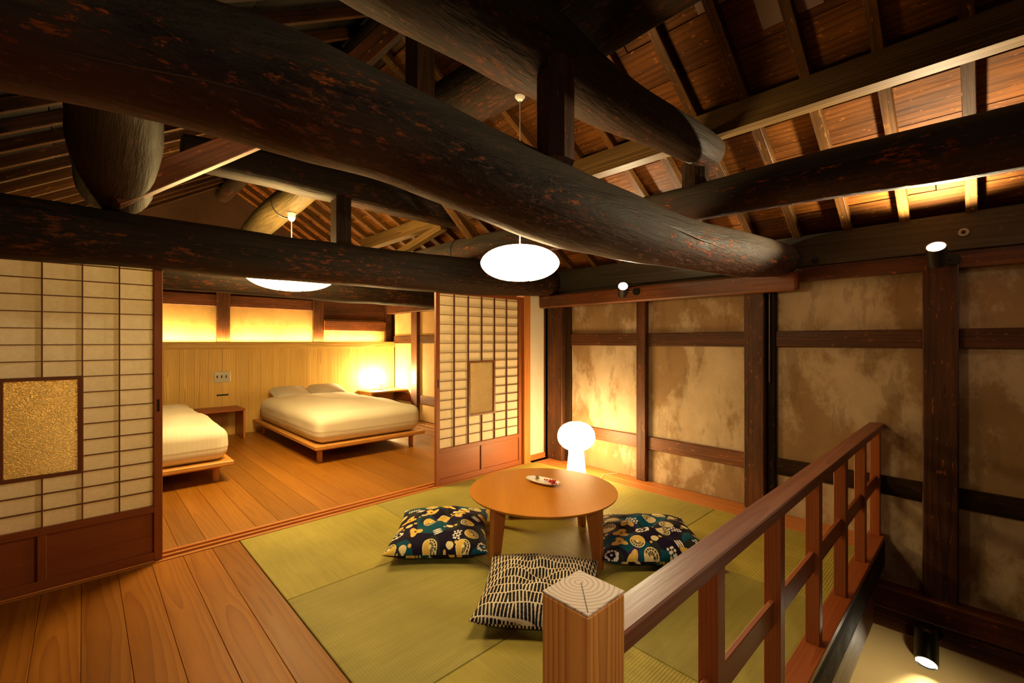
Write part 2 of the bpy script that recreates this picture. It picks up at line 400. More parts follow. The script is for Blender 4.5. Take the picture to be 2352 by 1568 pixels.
# boards beside the mats along the timbered wall
bordr = empty('trim_3', (3.5, 2, 0), kind='structure')
box('border_board', 3.415, 3.545, .53, 3.226, -.03, .001, wood('cedar', 'y'), bordr, .002)
box('border_board', 3.548, 3.685, .53, 3.226, -.03, .001, wood('cedar', 'y'), bordr, .002)
# tatami mats, the weave turned from mat to mat
xs = [.7145, 1.636, 2.560, 3.412]; ys = [3.225, 2.325, 1.391, .524]
TC = [((.28, .24, .034), (.47, .40, .076)), ((.235, .210, .042), (.40, .355, .088))]  # lighter and darker rush: light on the turned weave is put into colour
names = [['green rush mat by the screens at the corner of the wooden floor', 'green rush mat against the door track, second from the wooden floor', 'green rush mat in the corner beneath the glowing mushroom lamp'],
         ['green rush mat beside the wooden floor, in the middle row', 'green rush mat under the round table', 'green rush mat beside the timbered wall behind the right floral cushion'],
         ['green rush mat beside the wooden floor, nearest the newel post', 'green rush mat beneath the railing, in front of the table', 'green rush mat at the far end of the railing by the wall']]
for j in range(3):
    for i in range(3):
        e = (i + j) % 2
        t = box('tatami_mat', xs[i] + .0012, xs[i + 1] - .0012, ys[j + 1] + .0012, ys[j] - .0012, -.05, 0.002, tatami('xy'[e], *TC[e]), None, .003)
        tag(t, names[j][i], 'tatami mat', 'rush mats laid over the floor')

# ---- railing over the stair opening
rl = empty('stair_railing', (.63, .48, 0), 'red-brown wooden railing along the stair opening with pale-topped square newel post', 'railing')
np_ = box('newel_post', .578, .683, .432, .532, -.20, .8135, wood('newel', 'z'), rl, .003)
def end_grain():
    m, nt, nd, lk, b = newmat('end_grain'); v = coords(nt, (1, 1, .1), rand=False, off=(-.016, -.022, 0))
    wv = N(nt, 'ShaderNodeTexWave', wave_type='RINGS', rings_direction='Z'); wv.inputs['Scale'].default_value = 34
    wv.inputs['Distortion'].default_value = 1.6; wv.inputs['Detail'].default_value = 2; wv.inputs['Detail Scale'].default_value = 1.2; wv.inputs['Phase Offset'].default_value = 1.2
    lk.new(v, wv.inputs['Vector'])
    lk.new(ramp(nt, wv.outputs[1], [(.0, (.34, .20, .12)), (.14, (.66, .49, .37)), (.9, (.72, .55, .42))]), b.inputs['Base Color'])
    b.inputs['Roughness'].default_value = .55; return m
eg = box('end_grain', .578, .683, .432, .532, .8135, .8175, end_grain(), np_, .0015); tag(eg, 'pale sawn end grain with rings and a crack')
bar('crack', (.648, .500, .8178), (.585, .438, .8178), .0012, .0009, flat('crack_dark', (.05, .02, .01)), eg, 0).parent = eg
for o in list(eg.children):
    o.location = Vector((.6165, .469, .8178)) - ploc(eg)
hr = box('handrail', .684, XW, .444, .518, .690, .730, wood('rail', 'x'), rl, .004)
for kx in range(6):
    x0 = 1.137 + .4965 * kx
    box('baluster', x0, x0 + .047, .456, .506, .03, .690, wood('reddish', 'z'), rl, .002)
pr = [.684] + [1.137 + .4965 * kx for kx in range(6)]
for kx in range(6):
    a = pr[kx] + (.047 if kx else 0); 
    box('mid_rail', a, pr[kx + 1], .473, .489, .326, .405, wood('reddish', 'x'), rl, .002)
box('base_rail', .60, XW, .436, .520, 0.0, .030, wood('reddish', 'x'), rl, .002)
# edge beams of the opening
ed = empty('trim_4', (2, .44, -.2), kind='structure')
box('edge_board', .60, XW, .440, .520, -.17, -.001, wood('soot', 'x'), ed, .003)
box('edge_beam', .60, XW, .485, .60, -.52, -.171, wood('oldred', 'x'), ed, .006)
box('edge_beam', .55, .64, -2.2, .44, -.52, -.03, wood('oldred', 'y'), ed, .006)

# ---- right timbered wall
wr = box('wall_right', XW + .075, XW + .14, -2.2, YS + .10, -2.7, 2.0, BROWNW, None, 0); tag(wr, kind='structure')
FX = XW - .055
def panel(y0, y1, z0, z1, m=MUD, xf=XW):
    n = 8
    bm = bmesh.new(); bmesh.ops.create_grid(bm, x_segments=n, y_segments=n, size=.5)
    for v in bm.verts:
        yy = v.co.x * (y1 - y0); zz = v.co.y * (z1 - z0)
        d = .004 * noise.noise(Vector((yy * 3 + y0 * 7, zz * 3 + z0, 0)))
        v.co = Vector((d, -yy, zz))
    r_ = bmesh.ops.extrude_face_region(bm, geom=list(bm.faces))
    for g in r_['geom']:
        if isinstance(g, bmesh.types.BMVert): g.co.x = .07
    bmesh.ops.recalc_face_normals(bm, faces=bm.faces)
    return link('plaster_panel', fin(bm, 'plaster_panel', True, 40), m, wr, (xf, (y0 + y1) / 2, (z0 + z1) / 2))
posts = [(3.045, 3.28, .07, 'old'), (2.09, 2.185, .055, 'old'), (1.12, 1.257, .075, 'old'), (1.055, 1.105, .035, 'dark'), (.105, .26, .055, 'old'), (-.95, -.80, .05, 'old'), (-1.9, -1.75, .05, 'dark')]
for a, b_, pz, kd in posts:
    box('post', XW - pz, XW + .07, a, b_, 0 if a > .3 else -.27, 1.70, wood(kd, 'z'), wr, .006)
box('post', XW - .03, XW + .07, 2.965, 3.035, 0, 1.62, wood('dark', 'z'), wr, .004)
bays = [(2.185, 2.965), (1.257, 2.09), (.26, 1.055), (-.80, .105), (-1.75, -.95)]
for i, (a, b_) in enumerate(bays):
    lo = 0 if i < 2 else -.27
    panel(a, b_, 1.325, 1.68); panel(a, b_, .40, 1.21); panel(a, b_, lo, .285)
    box('cross_rail', XW - .022, XW + .07, a, b_, 1.21, 1.325, wood('old', 'y'), wr, .004)
    box('cross_rail', XW - .022, XW + .07, a, b_, .285, .40, wood('oldred' if i < 2 else 'dark', 'y'), wr, .004)
box('iron_rod', XW - .055, XW - .045, 1.085, 1.093, .95, 1.60, flat('rust', (.16, .09, .06), .5, .4), wr, .002)
# plates at the head of the wall
box('wall_plate', XW - .05, XW + .075, -2.2, .93, 1.67, 1.77, wood('oldred', 'y'), wr, .004)
box('wall_plate', XW - .07, XW + .075, -2.2, YS + .1, 1.772, 1.985, wood('plate', 'y'), wr, .004)
for y_ in (.80, .085, -.9):
    z_ = 1.87 if y_ < .5 else 1.80
    lathe('washer', [(0, .004), (.022, .004), (.024, 0)], STEEL if y_ < .5 else BLACK, wr, (XW - .071, y_, z_), 20, Quaternion((0, 1, 0), -math.pi / 2))
    lathe('bolt', [(0, .016), (.010, .014), (.011, 0)], BLACK, wr, (XW - .073, y_, z_), 6, Quaternion((0, 1, 0), -math.pi / 2))
# sill beam and cream wall of the storey below
box('floor_beam', XW - .10, XW + .07, -2.2, 1.3, -.40, -.265, wood('oldred', 'y'), wr, .008)
box('floor_beam', XW - .075, XW + .07, -2.2, 1.3, -.53, -.40, wood('old', 'y'), wr, .008)
box('lower_wall_panel', XW - .05, XW + .07, -2.2, 1.3, -2.7, -.53, CREAM, wr, .002)
low = box('wall_lower', .5, XW + .07, 1.3, 1.4, -2.7, -.17, CREAM, None, 0); tag(low, kind='structure')
fl2 = box('floor_lower', .4, XW + .1, -2.2, 1.4, -2.76, -2.7, wood('cedar', 'y'), None, 0); tag(fl2, kind='structure')
# projecting head beam in front of the wall
hb = box('head_beam', XW - .15, XW - .052, .895, 3.30, 1.605, 1.735, wood('oldred', 'y'), None, .012)
tag(hb, 'reddish squared beam lying along the top of the timbered wall under the big log', 'beam')

# ---- screen wall
ws = empty('wall_left', (3.3, YS + .05, 0), kind='structure')
box('post', 3.247, 3.338, 3.225, 3.345, 0, 1.72, wood('cedar', 'z'), ws, .003)
box('post', -1.72, -1.60, 3.225, 3.345, 0, 1.72, wood('cedar', 'z'), ws, .003)
box('white_panel', 3.338, XW + .07, 3.30, 3.38, .055, 1.95, WHITE, ws, 0)
box('baseboard', 3.338, XW, 3.28, 3.30, 0, .055, wood('cedar', 'x'), ws, .002)
box('back_post', 3.62, XW + .07, 3.24, 3.40, 0, 1.72, wood('old', 'z'), ws, .004)
LW = 'lattice'
def shoji(name, x0, x1, y, gx):
    """sliding paper screen: stiles, rails, lattice, paper, glass light, board panels"""
    d = empty(name, (x0, y, 0), kind='structure'); tag(d, 'tall sliding paper screen with a small glass light and wooden lattice')
    sw = .040; zt = 1.70; zb = .315; T = .030; ya, yb = y - T / 2, y + T / 2
    box('stile', x0, x0 + sw, ya, yb, .0, zt, wood('door', 'z'), d, .002); box('stile', x1 - sw, x1, ya, yb, .0, zt, wood('door', 'z'), d, .002)
    box('rail', x0 + sw, x1 - sw, ya, yb, zb - .038, zb, wood('door', 'x'), d, .002)
    box('rail', x0 + sw, x1 - sw, ya, yb, .004, .052, wood('door', 'x'), d, .002)
    box('rail', x0 + sw, x1 - sw, ya, yb, zt - .03, zt, wood('door', 'x'), d, .002)
    xm = (x0 + x1) / 2
    box('stile', xm - .017, xm + .017, ya, yb, .052, zb - .038, wood('door', 'z'), d, .002)
    for a, b_ in ((x0 + sw, xm - .017), (xm + .017, x1 - sw)):
        box('board_panel', a, b_, y - .004, y + .006, .052, zb - .038, wood('door', 'x'), d, .001)
    a, b_ = x0 + sw, x1 - sw; p = (b_ - a) / 6; q = .0835
    g0, g1 = zb + 3 * q, zb + 9 * q
    lx, ly0, ly1 = .004, ya + .002, y + .006
    for i in range(1, 6):
        xx = a + p * i
        if i == gx + 1:
            box('lattice_bar', xx - lx / 2 - .001, xx + lx / 2 + .001, ly0, ly1, zb, g0, wood(LW, 'z'), d, .0005)
            box('lattice_bar', xx - lx / 2 - .001, xx + lx / 2 + .001, ly0, ly1, g1, zt - .03, wood(LW, 'z'), d, .0005)
        elif i not in (gx, gx + 2):
            box('lattice_bar', xx - lx / 2 - .001, xx + lx / 2 + .001, ly0, ly1, zb, zt - .03, wood(LW, 'z'), d, .0005)
        else:
            box('lattice_bar', xx - lx / 2 - .001, xx + lx / 2 + .001, ly0, ly1, zb, g0, wood(LW, 'z'), d, .0005)
            box('lattice_bar', xx - lx / 2 - .001, xx + lx / 2 + .001, ly0, ly1, g1, zt - .03, wood(LW, 'z'), d, .0005)
    gxa, gxb = a + p * gx, a + p * (gx + 2)
    for k in range(1, 17):
        z = zb + q * k
        spans = [(a, b_)] if (z < g0 - .01 or z > g1 + .01) else [(a, gxa), (gxb, b_)]
        for s0, s1 in spans:
            box('lattice_bar', s0, s1, ly0 + .001, ly1, z - lx / 2, z + lx / 2, wood(LW, 'x'), d, .0005)
    yp = y + .007
    for s in ((a, b_, zb, g0), (a, b_, g1, zt - .03), (a, gxa, g0, g1), (gxb, b_, g0, g1)):
        box('paper', s[0], s[1], yp, yp + .0006, s[2], s[3], paper(), d, 0)
    f = .018
    box('glass_frame', gxa - .004, gxa + f, ya + .001, y + .012, g0 - .004, g1 + .004, wood(LW, 'z'), d, .001)
    box('glass_frame', gxb - f, gxb + .004, ya + .001, y + .012, g0 - .004, g1 + .004, wood(LW, 'z'), d, .001)
    box('glass_frame', gxa + f, gxb - f, ya + .001, y + .012, g0 - .004, g0 + f - .004, wood(LW, 'x'), d, .001)
    box('glass_frame', gxa + f, gxb - f, ya + .001, y + .012, g1 - f + .004, g1 + .004, wood(LW, 'x'), d, .001)
    gl = box('glass_pane', gxa + f, gxb - f, y, y + .004, g0 + f - .004, g1 - f + .004, patterned_glass(), d, 0)
    tag(gl, 'textured glass pane')
    return d, ya
d1, ya = shoji('door_1', -.627, .335, 3.275, 2)
box('finger_pull', .310, .321, ya - .001, ya + .001, .85, .92, BLACK, d1, 0)
d2, ya = shoji('door_2', 2.205, 3.243, 3.275, 2)
box('finger_pull', 2.220, 2.231, ya - .001, ya + .001, .85, .92, BLACK, d2, 0)

# ---- bedroom walls
wf = box('wall_far', -1.8, 4.0, 7.16, 7.24, -.1, 3.4, BROWNW, None, 0); tag(wf, kind='structure')
n = 36; x = -1.75
while x < XB - .01:
    x1_ = min(x + .155, XB)
    box('wall_board', x, x1_ - .0015, YB, YB + .03, 0, 1.155, wood('pale', 'z'), wf, .001); x = x1_
box('ledge', -1.75, XB, YB - .02, YB + .16, 1.155, 1.235, wood('pale', 'x'), wf, .003)
box('ledge', -1.75, XB, YB - .02, YB + .004, 1.235, 1.245, wood('pale', 'x'), wf, .001)
fp = [(1.303, 1.46), (2.56, 2.72), (3.76, XB), (.02, .17), (-1.1, -.95)]
for a, b_ in fp: box('post', a, b_, YB + .09, YB + .2, 1.235, 2.6 if 1 < a < 3 else 1.95, wood('old', 'z'), wf, .006)
for a, b_ in ((-.95, .02), (.17, 1.303), (1.46, 2.56), (2.72, 3.76)):
    box('plaster_panel', a, b_, YB + .12, YB + .16, 1.235, 1.72, MUDL, wf, .002)
box('cross_rail', -1.75, 1.303, YB + .10, YB + .16, 1.72, 1.88, wood('oldred', 'x'), wf, .006)
box('cross_rail', 1.46, 2.56, YB + .10, YB + .16, 1.72, 1.88, wood('oldred', 'x'), wf, .006)
box('cross_rail', 2.72, 3.76, YB + .07, YB + .16, 1.42, 1.58, wood('oldred', 'x'), wf, .006)
box('cross_rail', 2.72, 3.76, YB + .10, YB + .16, 1.60, 1.90, wood('old', 'x'), wf, .006)
# gable infill above
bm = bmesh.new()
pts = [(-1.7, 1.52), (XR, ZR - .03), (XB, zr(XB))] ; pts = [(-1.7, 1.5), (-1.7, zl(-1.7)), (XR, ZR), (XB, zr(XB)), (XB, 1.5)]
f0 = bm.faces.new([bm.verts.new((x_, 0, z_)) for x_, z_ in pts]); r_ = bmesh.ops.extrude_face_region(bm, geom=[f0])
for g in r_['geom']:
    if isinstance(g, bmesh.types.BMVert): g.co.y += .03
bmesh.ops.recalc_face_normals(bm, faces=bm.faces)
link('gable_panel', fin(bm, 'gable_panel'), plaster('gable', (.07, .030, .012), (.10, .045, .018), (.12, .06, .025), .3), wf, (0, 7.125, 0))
# cove strip behind the ledge lip
cv = box('cove_light', -1.7, 3.70, YB + .020, YB + .036, 1.2355, 1.2425, glow('cove_glow', (1, .62, .20), 40), None, 0)
tag(cv, 'warm strip light hidden behind the ledge over the bed headboard', 'light')
lamp('cove_strip_light', 'AREA', (1.0, YB + .045, 1.245), 75, (1, .60, .19), aim=(1.0, YB + .10, 2.2), size=(5.3, .03))

wb = box('wall_bedroom', XB + .06, XB + .12, YS, 7.2, -.1, 2.0, BROWNW, None, 0); tag(wb, kind='structure')
for a, b_, kd in ((6.20, 6.38, 'oldred'), (5.0, 5.14, 'old'), (3.40, 3.52, 'old')):
    box('post', XB - .05, XB + .06, a, b_, 0, 1.72, wood(kd, 'z'), wb, .006)
for a, b_ in ((6.38, 6.98), (5.14, 6.20), (3.52, 5.0)):
    for z0, z1 in ((0, .27), (.40, 1.22), (1.34, 1.72)):
        box('plaster_panel', XB, XB + .06, a, b_, z0, z1, MUDL, wb, .003)
    box('cross_rail', XB - .02, XB + .06, a, b_, 1.22, 1.34, wood('old', 'y'), wb, .004)
    box('cross_rail', XB - .02, XB + .06, a, b_, .27, .40, wood('oldred', 'y'), wb, .004)
box('wall_plate', XB - .10, XB + .06, 3.40, 7.1, 1.72, 1.90, wood('old', 'y'), wb, .006)
# walls out of view
for nm, a in (('wall_side', (-1.85, -1.75, -2.3, 7.2, -.1, 1.5)), ('wall_back', (-1.8, 3.8, -2.3, -2.2, -2.7, 3.4))):
    tag(box(nm, *a, BROWNW, None, 0), kind='structure')

# ---- roof: boards and rafters
ce = empty('ceiling', (XR, 2, ZR), kind='structure')
def slope_board(u0, u1, y0, y1, side, m):
    """board between distances u0..u1 down the slope"""
    cs = 1 / math.sqrt(1 + SL * SL); sn = SL * cs
    um = (u0 + u1) / 2; t = .022
    px = XR + side * um * cs; pz = ZR - um * sn + t / 2
    o = box('roof_board', 0, (u1 - u0) - .003, y0 + .002, y1 - .002, 0, t, m, None, .002)
    o.rotation_mode = 'QUATERNION'; o.rotation_quaternion = Quaternion((0, 1, 0), side * math.atan(SL))
    o.parent = ce; o.location = Vector((px, (y0 + y1) / 2, pz + random.uniform(-.002, .003))) - ploc(ce)
    return o
Ls = (XW + .25 - XR) * math.sqrt(1 + SL * SL); nb = 12; wb_ = Ls / nb
cuts = {}
for i in range(nb):
    y = -2.25 - random.uniform(0, .9); 
    while y < 7.2:
        L = random.choice((1.45, 1.74, 2.03, 2.32)); e = y + L
        # the two paler replacement boards
        slope_board(i * wb_, (i + 1) * wb_, y, e, 1, wood('roof', 'y')); y = e
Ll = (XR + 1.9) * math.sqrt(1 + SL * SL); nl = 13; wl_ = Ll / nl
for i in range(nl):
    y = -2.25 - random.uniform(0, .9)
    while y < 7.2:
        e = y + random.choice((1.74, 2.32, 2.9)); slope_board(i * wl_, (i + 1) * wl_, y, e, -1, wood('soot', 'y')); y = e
for o in ce.children:
    if abs(o.location.x) > 3: pass
# pale patches: newer boards let in between rafters
for (xa, ya_) in ((2.12, .86), (2.30, .62)):
    cs = 1 / math.sqrt(1 + SL * SL)
    o = box('roof_board', 0, .235, ya_ - .125, ya_ + .125, 0, .012, wood('roofpale', 'y'), None, .002)
    o.rotation_mode = 'QUATERNION'; o.rotation_quaternion = Quaternion((0, 1, 0), math.atan(SL))
    o.parent = ce; o.location = Vector((xa, ya_, zr(xa) - .006)) - ploc(ce); tag(o, 'paler greyish replacement board')
y = .052 - .2855 * 8
while y < 7.1:
    j = random.uniform(-.006, .006); t = .062
    x0, x1_ = XR, XW - .005
    dz = t / 2 + .002
    bar('rafter', (x0, y + j, zr(x0) - dz), (x1_, y - j, zr(x1_) - dz), .048 + random.uniform(-.004, .004), t, wood('rafter', 'x'), ce, .003)
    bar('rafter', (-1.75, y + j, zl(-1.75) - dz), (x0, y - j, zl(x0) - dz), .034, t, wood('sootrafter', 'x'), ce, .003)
    y += .2855
def beam_tag(o, label): return tag(o, label, 'beam')
beam_tag(tube('ridge_beam', [(XR, -2.2, ZR - .17, .09), (XR, 2, ZR - .17, .095), (XR, 7.1, ZR - .17, .09)], logwood('y', 'dim', ((.006, .005, .004), (.026, .018, .012)), amt=.2, dustamt=.15), None, 14, 8, .08, 3), 'dark round ridge beam high under the peak of the roof')
beam_tag(box('purlin', 2.62, 2.72, -2.2, 5.6, 2.430, 2.578, wood('purlin', 'y'), None, .004), 'long squared timber running under the rafters, its underside lit yellow')

# ---- big round timbers
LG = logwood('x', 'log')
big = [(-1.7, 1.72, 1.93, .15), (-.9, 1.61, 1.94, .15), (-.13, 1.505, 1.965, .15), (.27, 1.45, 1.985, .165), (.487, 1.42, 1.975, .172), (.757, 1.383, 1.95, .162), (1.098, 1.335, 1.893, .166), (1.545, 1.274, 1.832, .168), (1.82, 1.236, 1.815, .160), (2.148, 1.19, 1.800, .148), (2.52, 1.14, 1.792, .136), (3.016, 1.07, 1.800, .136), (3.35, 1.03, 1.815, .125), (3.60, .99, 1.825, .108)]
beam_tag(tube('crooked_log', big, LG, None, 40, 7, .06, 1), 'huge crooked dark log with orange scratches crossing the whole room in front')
LOGO = [o for o in C.objects if o.name == 'crooked_log'][0]
def on_log(x, ang, k=1.0):
    for a, b_ in zip(big, big[1:]):
        if a[0] <= x <= b_[0]:
            f = (x - a[0]) / (b_[0] - a[0]); y_, z_, r_ = [a[i] + (b_[i] - a[i]) * f for i in (1, 2, 3)]
            return (x, y_ - math.cos(R(ang)) * r_ * k, z_ + math.sin(R(ang)) * r_ * k)
for x0, x1, a0, a1, th in ((.45, 1.35, -8, 2, .0035), (-.1, .75, -38, -30, .003), (1.9, 2.6, 5, -12, .003)):
    pth = []
    for i in range(9):
        f = i / 8; p_ = on_log(x0 + (x1 - x0) * f, a0 + (a1 - a0) * f + random.uniform(-1, 1), 1.0); pth.append((*p_, th * math.sin(math.pi * (f * .9 + .05)) + .0005))
    tube('crack', pth, flat('crack_dark', (.01, .006, .004)), LOGO, 6, 3)
sec = [(-.8, 1.55, 2.55, .17), (.2, 1.42, 2.56, .18), (.91, 1.35, 2.51, .178), (1.30, 1.30, 2.46, .17), (1.79, 1.22, 2.385, .125), (2.25, 1.16, 2.37, .105), (2.52, 1.13, 2.36, .10), (2.68, 1.12, 2.36, .092)]
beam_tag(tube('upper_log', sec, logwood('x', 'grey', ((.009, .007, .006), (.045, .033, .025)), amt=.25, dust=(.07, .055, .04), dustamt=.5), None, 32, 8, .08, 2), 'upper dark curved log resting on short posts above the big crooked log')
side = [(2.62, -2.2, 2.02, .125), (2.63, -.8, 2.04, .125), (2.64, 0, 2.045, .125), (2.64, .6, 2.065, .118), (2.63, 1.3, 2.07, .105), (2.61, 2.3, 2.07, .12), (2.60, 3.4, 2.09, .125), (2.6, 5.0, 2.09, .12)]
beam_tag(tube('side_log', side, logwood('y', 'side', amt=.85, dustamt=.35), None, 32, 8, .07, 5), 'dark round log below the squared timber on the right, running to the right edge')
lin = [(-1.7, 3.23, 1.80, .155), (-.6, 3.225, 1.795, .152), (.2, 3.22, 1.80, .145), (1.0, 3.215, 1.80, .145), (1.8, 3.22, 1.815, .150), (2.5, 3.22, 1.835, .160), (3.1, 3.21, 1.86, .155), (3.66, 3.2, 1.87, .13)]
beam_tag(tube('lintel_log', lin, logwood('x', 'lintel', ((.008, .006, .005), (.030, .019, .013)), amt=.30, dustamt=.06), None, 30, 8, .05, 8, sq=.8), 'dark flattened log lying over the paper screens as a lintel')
stub = [(.06, 1.5, 2.12, .125), (.075, 1.95, 2.12, .135), (.10, 2.5, 2.12, .155), (.125, 3.1, 2.11, .165), (.13, 3.26, 2.10, .162), (.13, 3.33, 2.10, .14)]
beam_tag(tube('stub_log', stub, logwood('y', 'stub', ((.008, .005, .003), (.030, .017, .008)), amt=.12, dust=(.02, .011, .005), dustamt=.2), None, 26, 6, .08, 11), 'thick brown log end resting on the lintel at upper left')
crs = [(1.70, -1.2, 2.78, .16), (1.70, .6, 2.76, .17), (1.70, 1.6, 2.73, .165), (1.69, 2.6, 2.74, .16), (1.68, 3.9, 2.76, .15)]
beam_tag(tube('cross_log', crs, logwood('y', 'dim', ((.006, .005, .004), (.026, .018, .012)), amt=.2, dustamt=.15), None, 26, 6, .07, 14), 'dim log high up that the middle pendant lamp hangs from')
upb = [(.47, 3.6, 2.49, .10), (1.0, 3.6, 2.50, .12), (1.6, 3.6, 2.50, .13), (2.1, 3.6, 2.49, .12), (2.7, 3.6, 2.46, .10)]
beam_tag(tube('tie_log', upb, logwood('x', 'dim', ((.006, .005, .004), (.026, .018, .012)), amt=.2, dustamt=.1), None, 24, 8, .08, 17, sq=.7), 'dark crooked tie beam above the bedroom doorway')
stb = [(1.32, 3.74, 2.51, .10), (1.32, 4.2, 2.48, .12), (1.30, 4.7, 2.45, .125), (1.26, 5.2, 2.36, .11)]
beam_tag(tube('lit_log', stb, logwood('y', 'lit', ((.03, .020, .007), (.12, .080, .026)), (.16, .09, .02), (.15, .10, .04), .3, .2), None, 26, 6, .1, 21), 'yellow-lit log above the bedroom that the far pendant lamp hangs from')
bedl = [(-1.6, 4.9, 1.87, .15), (.2, 4.9, 1.87, .16), (1.2, 4.9, 1.865, .165), (2.2, 4.9, 1.85, .165), (3.2, 4.9, 1.845, .16), (3.86, 4.9, 1.85, .15)]
beam_tag(tube('bedroom_log', bedl, logwood('x', 'dim', ((.006, .005, .004), (.026, .018, .012)), amt=.2, dustamt=.1), None, 28, 8, .07, 24), 'dark log across the bedroom ceiling behind the far pendant lamp')
def ring(owner, cx, y, cz, r):
    tube('cable_band', [(cx + r * math.cos(a_ * .2618), y, cz + r * math.sin(a_ * .2618), .006) for a_ in range(25)], BLACK, owner, 6)
ring(C.objects['side_log'], 2.60, 3.42, 2.09, .128); ring(C.objects['lit_log'], 1.32, 4.30, 2.475, .125)
def strut(name, p0, p1, wd, ht, label, kd='old'):
    o = bar(name, p0, p1, wd, ht, wood(kd, 'x'), None, .004, up='Y' if abs(Vector(p1).x - Vector(p0).x) < .01 and abs(Vector(p1).y - Vector(p0).y) < .01 else 'Z'); return beam_tag(o, label)
def opost(name, x, y, z0, z1, r, label, m):
    o = lathe(name, [(0, -(z1 - z0) / 2), (r, -(z1 - z0) / 2), (r, (z1 - z0) / 2 - .03), (r * .75, (z1 - z0) / 2), (0, (z1 - z0) / 2)], m, None, (x, y, (z0 + z1) / 2), 8, Quaternion((0, 0, 1), R(22.5)), ang=20)
    return tag(o, label, 'post')
opost('queen_post', 1.385, 1.20, 1.97, 2.40, .080, 'dark eight-sided short post standing on the big crooked log', wood('old', 'z'))
opost('queen_post', 2.64, 1.19, 2.12, 2.34, .075, 'dark short post under the end of the upper log', wood('dark', 'z'))
tag(box('queen_post', 1.44, 1.56, 3.50, 3.62, 1.93, 2.42, wood('dark', 'z'), None, .004), 'dark square post standing on the lintel above the doorway', 'post')
tag(box('king_post', 1.32, 1.44, 2.14, 2.26, 2.62, ZR - .2, wood('dark', 'z'), None, .004), 'black square post under the ridge behind the upper log', 'post')
strut('brace', (.80, 2.2, 2.40), (1.34, 2.2, 3.12), .10, .09, 'slanting brace high up behind the upper log', 'old')
strut('brace', (.10, 3.0, 1.97), (.95, 3.0, 2.62), .11, .12, 'slanting brace rising right from the thick log end', 'oldred')
strut('brace', (2.58, 3.18, 2.16), (2.05, 3.18, 2.66), .10, .085, 'slanting brace leaning on the side log behind the middle pendant', 'rafter')
strut('brace', (2.62, 5.2, 2.15), (2.66, 3.8, 2.42), .08, .07, 'short squared strut above the bedroom, lit from below', 'purlin')

# ------------------------------------------------------------------ lamps
WARM = (1.0, .74, .40)
def pendant(cx, cy, zc, rad, hh, ztop, label, strength, col):
    p = empty('pendant_lamp', (cx, cy, zc), label, 'lamp')
    prof = []
    for i in range(25):
        a = -math.pi / 2 + math.pi * i / 24
        r = rad * math.cos(a) ** .80; z = hh * math.copysign(abs(math.sin(a)) ** 1.15, a)
        prof.append((max(r, 0), z))
    prof[0] = (0, prof[0][1]); prof[-1] = (0, prof[-1][1])
    lathe('shade', prof, glow('shade_glow_%d' % int(strength * 10), col, strength), p, (cx, cy, zc), 48)
    lathe('base_ring', [(rad * .24, -hh - .002), (rad * .26, -hh - .004), (rad * .27, -hh + .006), (rad * .25, -hh + .006)], flat('lamp_ring', (.16, .14, .10), .4), p, (cx, cy, zc + .004), 32)
    tube('cord', [(cx, cy, zc + hh, .0035), (cx, cy, ztop, .0035)], flat('cord_white', (.78, .74, .66), .5), p, 8)
    lathe('canopy', [(0, -.055), (.014, -.052), (.026, -.038), (.031, -.018), (.031, .018), (.0, .018)], flat('lamp_white', (.75, .72, .65), .4), p, (cx, cy, ztop), 20)
    return p
pendant(1.70, 1.722, 1.668, .211, .091, 2.595, 'glowing white saucer pendant lamp hanging over the round table', 30, (1, .69, .32))
pendant(1.315, 4.15, 1.845, .378, .153, 2.345, 'larger glowing saucer pendant lamp half hidden by the lintel log', 40, (1, .68, .25))
# mushroom floor lamp
fl = empty('mushroom_lamp', (3.27, 2.58, .001), 'glowing white mushroom shaped floor lamp standing in the corner', 'lamp')
hd = []
for i in range(17):
    a = -math.pi / 2 + math.pi * i / 16; rr = .168 * math.cos(a) ** .85; zz = .130 * math.sin(a)
    hd.append((max(rr, 0), zz))
G1 = glow('mushroom_glow', (1, .66, .28), 30)
bm = bmesh.new(); seg = 48; rings = []
for r_0, z_0 in hd:
    if r_0 < 1e-4: rings.append([bm.verts.new((0, 0, z_0))])
    else: rings.append([bm.verts.new(((r_0 * (1 + .018 * abs(math.cos(12 * 2 * math.pi * i / seg)))) * math.cos(2 * math.pi * i / seg), (r_0 * (1 + .018 * abs(math.cos(12 * 2 * math.pi * i / seg)))) * math.sin(2 * math.pi * i / seg), z_0)) for i in range(seg)])
for a, b_ in zip(rings, rings[1:]):
    for i in range(seg):
        j = (i + 1) % seg
        if len(a) == 1: bm.faces.new((a[0], b_[i], b_[j]))
        elif len(b_) == 1: bm.faces.new((a[i], a[j], b_[0]))
        else: bm.faces.new((a[i], a[j], b_[j], b_[i]))
bmesh.ops.recalc_face_normals(bm, faces=bm.faces)
link('head', fin(bm, 'head', True), G1, fl, (3.27, 2.58, .385))
lathe('stem', [(0, 0), (.092, 0), (.094, .008), (.082, .10), (.072, .20), (.066, .29), (.060, .31), (0, .31)], G1, fl, (3.27, 2.58, .001), 32)
lathe('finial', [(0, .012), (.012, .010), (.016, 0)], flat('lamp_white', (.75, .72, .65), .4), fl, (3.27, 2.58, .513), 16)
tube('cord', [(3.33, 2.52, .006, .003), (3.42, 2.42, .006, .003), (3.52, 2.46, .006, .003), (3.66, 2.40, .006, .003)], flat('cord_white', (.78, .74, .66), .5), fl, 6, 5)

